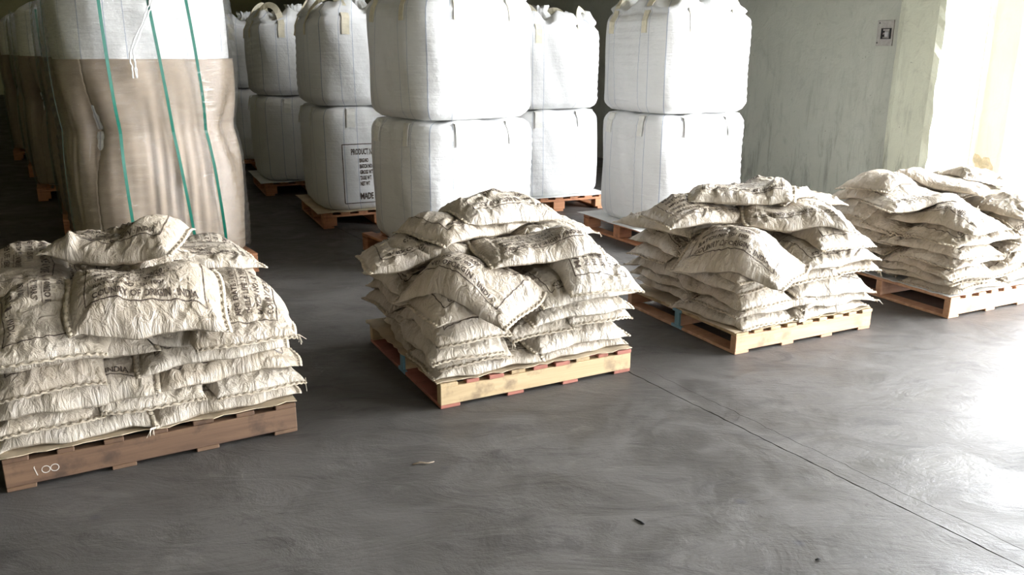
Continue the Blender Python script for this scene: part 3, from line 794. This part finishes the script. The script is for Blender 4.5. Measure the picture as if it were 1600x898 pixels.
crown(P4, 4, [
    (.25, .28, -84, 'near-corner upper sack', dict(T=.09)),
    (.80, .30, 90, 'front right upper sack', dict(T=.09, level=0)),
    (.25, .82, -90, 'upper back left sack', dict(T=.09)),
    (.80, .80, 90, 'upper back right sack', dict(T=.09, level=0)),
    (.22, .50, -20, 'tilted left top sack', dict(T=.09, level=1)),
    (.30, .82, 8, 'topmost back left sack with frayed end', dict(T=.09, level=0, Ls=.58)),
    (.62, .62, -70, 'topmost middle sack folded over the edge', dict(T=.09, level=0, crumple=.012)),
    (.92, .62, 60, 'topmost right sack', dict(T=.09, level=0)),
])

# ------------------------------------------------------------------ bulk bags
def bag_surface(W, prof, hts, seed, nface=26, rumple=.0, expo=5.0):
    """rings of a rounded-square tube. prof(t)->half width, returns verts, uv, index layout (rows x cols)"""
    R = np.random.RandomState(seed); ph = R.rand(16)*6.28
    cols = nface*4; rows = len(hts); Vv = np.zeros((rows, cols+1, 3)); UVs = np.zeros((rows, cols+1, 2))
    for i, (z, hw, ex, rmp) in enumerate(hts):
        for j in range(cols+1):
            s_ = j/nface; a = (s_-.5)*PI/2 - PI/2    # face 0 looks to -y, starts at corner (-,-)
            ca, sa = math.cos(a), math.sin(a)
            r = hw/((abs(ca)**ex+abs(sa)**ex)**(1/ex))
            fr = s_ % 1.0; bul = math.sin(fr*PI)
            r *= 1+.0
            w1 = .006*math.sin(a*6+ph[0]+z*3)+.004*math.sin(a*14+z*9+ph[1])
            w1 += rmp*(.5*math.sin(a*9+ph[2]+z*20)+.35*math.sin(a*17+ph[3]-z*31)+.25*math.sin(a*31+ph[4]+z*13))
            hwz = .0045*math.sin(z*95+3*math.sin(a*2+ph[5]))*max(0, math.sin(a*3+ph[6]))
            zz = z+rmp*1.3*math.sin(a*7+ph[7])+rmp*.8*math.sin(a*13+ph[8])
            Vv[i, j] = ((r+w1+hwz)*ca, (r+w1+hwz)*sa, zz); UVs[i, j] = (s_, z)
    return Vv, UVs
def grid_mesh(name, Vv, UVs, mats, parent, cap=True, twosided=0):
    rows, cols = Vv.shape[:2]; vs = Vv.reshape(-1, 3); us = UVs.reshape(-1, 2)
    fs = [(i*cols+j, i*cols+j+1, (i+1)*cols+j+1, (i+1)*cols+j) for i in range(rows-1) for j in range(cols-1)]
    vs = vs.tolist(); us = us.tolist()
    if cap:
        for r, fl in ((0, True), (rows-1, False)):
            c = np.mean(Vv[r], axis=0); k = len(vs); vs.append(c.tolist()); us.append([.5, c[2]])
            for j in range(cols-1):
                f = (r*cols+j, k, r*cols+j+1); fs.append(f if not fl is False else f[::-1])
                if not fl: fs[-1] = (r*cols+j, r*cols+j+1, k)
    me = bpy.data.meshes.new(name); me.from_pydata(vs, [], fs); o = link(me, name, parent, mats)
    me.polygons.foreach_set('use_smooth', [True]*len(fs)); set_uv(me, us); me.update(); return o
def body_rows(z0, H, hw, pinch_bot, top_in, n=34, bulge=.035, ex=5.5, skirt=True):
    rows = []
    for i in range(n+1):
        t = i/n; z = z0+H*t
        w_ = hw+bulge*math.sin(PI*min(1, t*1.0))**.7
        lowc = max(0, 1-t/.10); w_ -= pinch_bot*lowc**2
        hic = max(0, (t-.90)/.10); w_ -= top_in*hic**2
        e = ex-1.2*math.sin(PI*t)
        rows.append((z, w_, e-.5, .0+.006*hic))
    return rows
def bulk_bag(x, y, yaw, z0, H, W, label, group, seed, top='loops', lean=(0, 0), printed=False):
    t = empty('bulk_bag', (x, y, z0), yaw, label, 'bulk bag', group)
    hw = W/2; R = random.Random(seed)
    rows = body_rows(0, H, hw-.025, .05, .035, bulge=.03)
    if top == 'loops':   # gathered skirt rising towards the closed spout
        rows += [(H+.03, hw*.93, 4.5, .012), (H+.06, hw*.86, 4, .022), (H+.10, hw*.80, 3.6, .032), (H+.115, hw*.72, 3.4, .030), (H+.08, hw*.55, 3, .020), (H+.07, hw*.24, 2.5, .010), (H+.15, .07, 2, .006), (H+.20, .095, 2, .012)]
    else:
        rows += [(H+.012, hw*.80, 4, .006), (H+.014, hw*.4, 3, .002)]
    Vv, UVs = bag_surface(W, None, rows, seed)
    if lean != (0, 0):
        f = (Vv[:, :, 2]/H)[..., None]; Vv[:, :, 0:2] += f*np.array(lean)
    o = grid_mesh('bag_body', Vv, UVs, [M['bulk'], M['ink']], t)
    def face_pt(s_, z):
        i = min(range(len(rows)), key=lambda k: abs(rows[k][0]-z)); j = int(round((s_ % 4)*26)) % 104
        p = Vector(Vv[i, j]); nrm = Vector((p.x, p.y, 0)); k = int(s_ % 4)
        nr = [Vector((0, -1, 0)), Vector((1, 0, 0)), Vector((0, 1, 0)), Vector((-1, 0, 0))][k]
        return p, nr
    # lifting loops: each joins two faces across a corner
    for k in range(4):
        b = MB(); sa, sb = k+.77, k+1.23
        legA, nA, legB, nB = [], [], [], []
        for s_, P_, N_ in ((sa, legA, nA), (sb, legB, nB)):
            for zz in (H-.16, H-.11, H-.06, H-.02):
                p, nr = face_pt(s_, zz); P_.append(p+nr*.004); N_.append(nr)
        if top == 'loops':
            a0, b0 = legA[-1], legB[-1]; m_ = (a0+b0)/2; outv = Vector((m_.x, m_.y, 0)).normalized()
            tip = m_-outv*R.uniform(.08, .18)+Vector((0, 0, R.uniform(.17, .24))); arc, arn = [], []
            for q in range(1, 14):
                tt = q/14; p = a0*(1-tt)**2*1+b0*tt**2+ (2*tt*(1-tt))*(tip*1.35-m_*.35)
                p.z = H-.02+(tip.z-H+.02)*math.sin(PI*tt)**.7; arc.append(p); arn.append((nA[0]*(1-tt)+nB[0]*tt+Vector((0, 0, .3+.2*math.sin(q)))))
            b.ribbon(legA+arc+legB[::-1], nA+arn+nB[::-1], .07, .004)
        else:  # folded flat, flap hanging down the face
            for P_, N_ in ((legA, nA), (legB, nB)):
                q = [p+n_*.004 for p, n_ in zip(P_, N_)][::-1]; b = MB(); b.ribbon([P_[-1]-N_[-1]*.05+Vector((0, 0, .026)), P_[-1]+Vector((0, 0, .020))]+q, [Vector((0, 0, 1)), N_[0]+Vector((0, 0, .6))]+N_[::-1], .075, .004)
                b.build('lifting_loop', M['bulkplain'], t)
        if top == 'loops': b.build('lifting_loop', M['web'], t)
    if printed:
        # printed panel on the front face (face 0, -y), wraps the bulge
        items = []; x0, x1, za, zb = .15, .90, .07, .62
        v, f = frame_strips(x0*W, x1*W, za, zb, .008); items.append((v, f))
        for tx, sz, xx, zz, wd in (('PRODUCT NAME :', .075, .225, .525, .325), ('BAG NO', .05, .30, .452, .10), (':', .05, .49, .452, .010), ('BATCH NO', .05, .30, .398, .14), (':', .05, .49, .398, .010), ('GROSS WT', .05, .30, .344, .15), (':', .05, .49, .344, .010),
                                   ('TARE WT', .05, .30, .290, .13), ('NET WT', .05, .30, .236, .11), ('MADE IN', .085, .295, .105, .225)):
            tv, tf = text_tris(tx, sz, .0022); tv = sq(wd, tv)+np.array([xx*W, zz]); items.append((tv, tf))
        b = MB()
        for v, f in items:
            vs = []
            for px, pz in v:
                s_ = min(max(px/W, 0.02), .98); fi = s_*26; j = int(fi); fj = fi-j
                zi = pz/H*34; i = int(zi); gi = zi-i
                p = (Vv[i, j]*(1-fj)+Vv[i, j+1]*fj)*(1-gi)+(Vv[i+1, j]*(1-fj)+Vv[i+1, j+1]*fj)*gi
                vs.append((p[0], p[1]-.0035, p[2]))
            b.add(vs, f)
        b.build('printed_panel', M['ink'], t)
    return t
def block_pallet(x, y, yaw, label, group, L=1.1, W=1.1, H=.145, sheet=None):
    """x, y = near corner"""
    t = empty('block_pallet', (x, y, 0), yaw, label, 'pallet', group); R = random.Random(int(x*100))
    for i in range(7):
        b = MB(); w1 = .09; x0 = i*(L-w1)/6; b.box(x0, x0+w1, 0, W, H-.02, H, bev=.003); b.build('deck_board', M['woodB'], t)
    for j in range(3):
        y0 = j*(W-.1)/2; b = MB(); b.box(0, L, y0, y0+.1, H-.042, H-.0205, bev=.003); b.build('stringer_board', M['woodB'], t)
        for i in range(3):
            x0 = i*(L-.13)/2; b = MB(); b.box(x0, x0+.13, y0, y0+.1, .0215, H-.0425, bev=.004); b.build('block', M['woodB'], t)
    for i in range(3):
        x0 = i*(L-.1)/2; b = MB(); b.box(x0, x0+.1, 0, W, 0, .021, bev=.003); b.build('bottom_board', M['woodB'], t)
    if sheet:
        b = MB(); n = 20; vs = []
        for i in range(n+1):
            for j in range(n+1):
                xx = -.05+(L+.08)*i/n; yy = -.02+(W+.06)*j/n
                vs.append((xx, yy, H+.002+.006*abs(math.sin(i*.6+j*.3))*(1 if j == 0 or i == 0 else .1)))
        nv = len(vs); vs += [(a, b_, c+.004) for a, b_, c in vs]; m = n+1
        fs = [(i*m+j, i*m+j+1, (i+1)*m+j+1, (i+1)*m+j) for i in range(n) for j in range(n)]; fs += [tuple(q+nv for q in f[::-1]) for f in fs]
        for i in range(n): fs += [(i*m, (i+1)*m, (i+1)*m+nv, i*m+nv), (i, i+nv, i+1+nv, i+1), (i*m+n, i*m+n+nv, (i+1)*m+n+nv, (i+1)*m+n), (n*m+i, n*m+i+1, n*m+i+1+nv, n*m+i+nv)]
        b.add(vs, fs); o = b.build('slip_sheet', M['sheet' if sheet[1] == 'b' else 'sheetw']); o.location = (x, y, 0); o.rotation_euler = (0, 0, yaw); tag(o, sheet[0], 'slip sheet')
    return t
BG = 'white bulk bags stacked two high'; BPG = 'reddish block pallets under the bulk bags'
def stack(x, y, yaw_deg, name, seed, H1=.94, H2=.79, W=1.12, pal=True, printed=False, sheet=None, low_label=None, up_label=None, pal_label=None, s=.006, shift=(0, 0)):
    a = rad(yaw_deg); u = Vector((math.cos(a), math.sin(a), 0)); v = Vector((-u.y, u.x, 0)); base = Vector((x, y, 0))
    Lp = 1.1
    if pal: block_pallet(x, y, a, pal_label, BPG, Lp, Lp, sheet=sheet)
    z0 = .153
    c = base+u*(Lp/2)+v*(Lp/2)
    lowb = bulk_bag(c.x, c.y, a, z0, H1, W, low_label, BG, seed, 'flat', printed=printed)
    c2 = c+u*shift[0]+v*shift[1]
    upb = bulk_bag(c2.x, c2.y, a, z0+H1+.018, H2, W, up_label, BG, seed+50, 'loops')
    zt = max(v_.co.z for ch in lowb.children for v_ in ch.data.vertices)+z0; zl = min(v_.co.z for ch in upb.children for v_ in ch.data.vertices)
    upb.location.z = zt-zl+.001
stack(-1.76, 7.63, 24, 'B', 11, printed=True, sheet=('brown slip sheet with curled corner under the bag with printed panel', 'b'),
      low_label='lower white bulk bag with the printed product name panel', up_label='upper white bulk bag on top of the bag with printed panel', pal_label='reddish pallet under the bulk bag with printed panel')
stack(-2.82, 9.47, 24, 'A', 12, sheet=('thin slip sheet under the bulk bags behind the aisle', 'w'),
      low_label='lower shaded bulk bag left of the one with printed panel', up_label='upper shaded bulk bag with arched loops, left of centre', pal_label='reddish pallet behind the aisle under the shaded bulk bags')
stack(-4.0, 11.4, 24, 'F', 13, low_label='lower far bulk bag half hidden by the wrapped stack', up_label='upper far bulk bag half hidden by the wrapped stack', pal_label='reddish pallet under the half hidden far bulk bags', sheet=None)
stack(-.62, 5.90, 35, 'C', 14, W=1.07, H2=.84, sheet=None, low_label='lower large white bulk bag at centre behind the red-ended pallet', up_label='upper large white bulk bag at centre, brightly lit on its right', pal_label='pallet under the large central bulk bags')
stack(-.02, 8.33, 22, 'E', 15, W=1.08, H1=.86, H2=.80, sheet=('white slip sheet under the shaded bags behind the central stack', 'w'), low_label='lower shaded bulk bag between the central and right stacks', up_label='upper shaded bulk bag with loops between central and right stacks', pal_label='pallet under the shaded bulk bags behind the central stack')
stack(1.17, 6.70, 27, 'D', 16, W=1.03, H1=.93, H2=.80, sheet=('white slip sheet under the right brightly lit bulk bags', 'w'), low_label='lower blown-out white bulk bag of the right stack', up_label='upper blown-out white bulk bag of the right stack', pal_label='pallet under the right brightly lit bulk bags')
stack(-.6, 10.0, 24, 'H', 17, low_label='lower bulk bag hidden at the back behind the shaded pair', up_label='upper back bulk bag showing only loops above the shaded pair', pal_label='pallet at the back behind the shaded pair of bags')

# ------------------------------------------------------------------ film-wrapped stacks
WG = 'film-wrapped bulk bag stacks in the left row'
def wrapped(x, y, yaw_deg, seed, label, plabel, W=1.06, card_top=1.55, Ht=2.02, hero=False):
    a = rad(yaw_deg); u = Vector((math.cos(a), math.sin(a), 0)); v = Vector((-u.y, u.x, 0)); base = Vector((x, y, 0)); Lp = 1.1
    block_pallet(x, y, a, plabel, BPG, Lp, Lp); c = base+u*Lp/2+v*Lp/2
    t = empty('wrapped_bulk_bag_stack', (c.x, c.y, .148), a, label, 'wrapped bag stack', WG)
    hw = W/2
    def prof(z, add=0.0):
        # z above pallet; two bags, waist at .93
        k = abs(math.sin(PI*min(z, .93)/.93)) if z < .93 else abs(math.sin(PI*min(1, (z-.93)/.95)))
        return hw-.012+.022*k**.6+add
    def rows(z0, z1, add, n=60, fold=0.0):
        return [(z0+(z1-z0)*i/n, prof(z0+(z1-z0)*i/n, add), 3.2-.5*math.exp(-((z0+(z1-z0)*i/n-.93)/.13)**2), 0.0) for i in range(n+1)]
    # lower and upper bag
    Vv, UVs = bag_surface(W, None, rows(.0, .93, -.06, 30)+[(.94, hw*.5, 3, .002)], seed); grid_mesh('lower_bag', Vv, UVs, [M['bulk']], t)
    Vv, UVs = bag_surface(W, None, [(z_, w_-.045*max(0, 1-(z_-.945)/.5), e_, q_) for z_, w_, e_, q_ in rows(.945, Ht-.16, -.015, 34)]+[(Ht-.12, hw*.86, 4, .012), (Ht-.07, hw*.70, 3.4, .02), (Ht-.02, hw*.4, 3, .02), (Ht+.0, .1, 2, .006)], seed+3)
    grid_mesh('upper_bag', Vv, UVs, [M['bulk']], t)
    # cardboard sleeve with vertical folds, creased in at the waist corners
    ct = card_top-.148
    Vv, UVs = bag_surface(W, None, rows(.02, ct, .006, 60), seed+5, nface=60)
    nr = Vv.shape[0]
    for i in range(nr):
        z = Vv[i, 0, 2]; g = math.exp(-((z-.55)/.42)**2)
        for j in range(Vv.shape[1]):
            s_ = j/60.0; fr = s_ % 1; x_, y_ = Vv[i, j, 0], Vv[i, j, 1]; r = math.hypot(x_, y_)
            f1 = .011*g*math.sin(fr*2*PI*13+.5*math.sin(z*6))*(1 if .34 < fr < .84 else .15)
            cor = min(fr, 1-fr); f1 -= .085*math.exp(-((cor-.0)/.055)**2)*math.exp(-((z-.90)/.26)**2)
            Vv[i, j, 0] *= (r+f1)/r; Vv[i, j, 1] *= (r+f1)/r
    card = Vv.copy(); o = grid_mesh('cardboard_sleeve', Vv, UVs, [M['card' if hero else 'card2']], t, cap=False)
    sd = o.modifiers.new('thickness', 'SOLIDIFY'); sd.thickness = .006; sd.offset = -1
    # straps
    def strap(s_, lean_, z1=None):
        b = MB(); pts, nr_ = [], []
        zt = Ht-.14
        for i in range(56):
            z = zt*(1-i/55.)+.0; ss = s_+lean_*(1-z/zt)
            hwz = prof(z, .042); aa = ((ss-.5)*PI/2)-PI/2; ca, sa = math.cos(aa), math.sin(aa); ex = 3.2-.5*math.exp(-((z-.93)/.13)**2)
            r = hwz/((abs(ca)**ex+abs(sa)**ex)**(1/ex)); pts.append((r*ca, r*sa, z)); k = int(ss % 4)
            nr_.append([(0, -1, 0), (1, 0, 0), (0, 1, 0), (-1, 0, 0)][k])
        b.ribbon(pts, nr_, .020, .0015); b.build('strap', M['strap'], t)
    for s_, l_ in ((.17, .05), (.45, .17), (.70, .13), (3.62, .10)): strap(s_, l_)
    # stretch film over everything
    Vv, UVs = bag_surface(W, None, rows(.0, Ht-.20, .034, 90)+[(Ht-.16, prof(Ht-.3, .014), 4.4, .006)], seed+8, nface=60)
    R = np.random.RandomState(seed); p4 = R.rand(8)*6
    for i in range(Vv.shape[0]):
        z = Vv[i, 0, 2]
        for j in range(Vv.shape[1]):
            s_ = j/60.0; fr = s_ % 1; x_, y_ = Vv[i, j, 0], Vv[i, j, 1]; r = math.hypot(x_, y_)
            f1 = .0025*math.sin(z*130+s_*25+2*math.sin(s_*9+p4[0]))+.0022*math.sin(z*75-s_*40+p4[1])
            cor = min(fr, 1-fr); f1 -= .080*math.exp(-(cor/.055)**2)*math.exp(-((z-.90)/.26)**2)
            Vv[i, j, 0] *= (r+f1)/r; Vv[i, j, 1] *= (r+f1)/r
    Vv[:, -1] = Vv[:, 0]
    o = grid_mesh('stretch_film', Vv, UVs, [M['film']], t, cap=False)
    if hero:  # loose twisted strand of film
        b = MB(); R2 = random.Random(2)
        for s0, ds in ((.50, 0), (.47, .01), (.52, -.02)):
            pts = []
            for i in range(26):
                tt = i/25; z = 1.78-.50*tt; ss = s0-.17*min(1, tt*1.5)+.03*max(0, tt-.6)+ds+R2.uniform(-.006, .006)
                hwz = prof(z, .052); aa = ((ss-.5)*PI/2)-PI/2; ca, sa = math.cos(aa), math.sin(aa); r = hwz/((abs(ca)**3.2+abs(sa)**3.2)**(1/3.2))
                pts.append((r*ca, r*sa, z+R2.uniform(-.004, .004)))
            b.tube(pts, [.002+.004*abs(math.sin(i*1.3+s0*9)) for i in range(26)], 5)
        b.build('loose_film', M['tape'], t, True)
wrapped(-2.82, 5.46, 34, 21, 'nearest film-wrapped stack with green straps and cardboard sleeve', 'pallet under the nearest film-wrapped stack', hero=True, W=1.13)
wrapped(-4.02, 7.33, 28, 22, 'second wrapped stack, just behind the nearest wrapped one', 'pallet under the second wrapped stack')
wrapped(-5.24, 9.12, 28, 23, 'third wrapped stack from the front with a peaked white top', 'pallet with dark red end under the third wrapped stack')
wrapped(-6.36, 10.95, 28, 24, 'fourth wrapped stack, narrow strip seen in the row', 'pallet under the fourth wrapped stack')
wrapped(-7.58, 12.72, 28, 25, 'farthest wrapped stack at the left edge against the yellow wall', 'pallet under the farthest wrapped stack')

# ------------------------------------------------------------------ floor litter
def litter(name, pts, r, mat, label, cat):
    b = MB(); b.tube(pts, r, 6); o = b.build(name, mat, None, True); tag(o, label, cat); return o
litter('twig', [(-.40, 3.02, .004), (-.37, 3.035, .006), (-.34, 3.03, .005), (-.315, 3.045, .004)], [.003, .004, .0035, .002], M['twig'], 'small dry curled twig on the floor in front of the middle pallets', 'twig')
litter('wood_chip', [(.435, 2.62, .003), (.455, 2.60, .003), (.465, 2.585, .003)], [.002, .004, .002], M['dark'], 'tiny dark wood chip on the open floor left of the joint', 'chip')
litter('pebble', [(.99, 2.37, .003), (1.0, 2.373, .005), (1.01, 2.375, .003)], [.002, .004, .002], M['dark'], 'tiny dark pebble near the bottom of the floor', 'pebble')
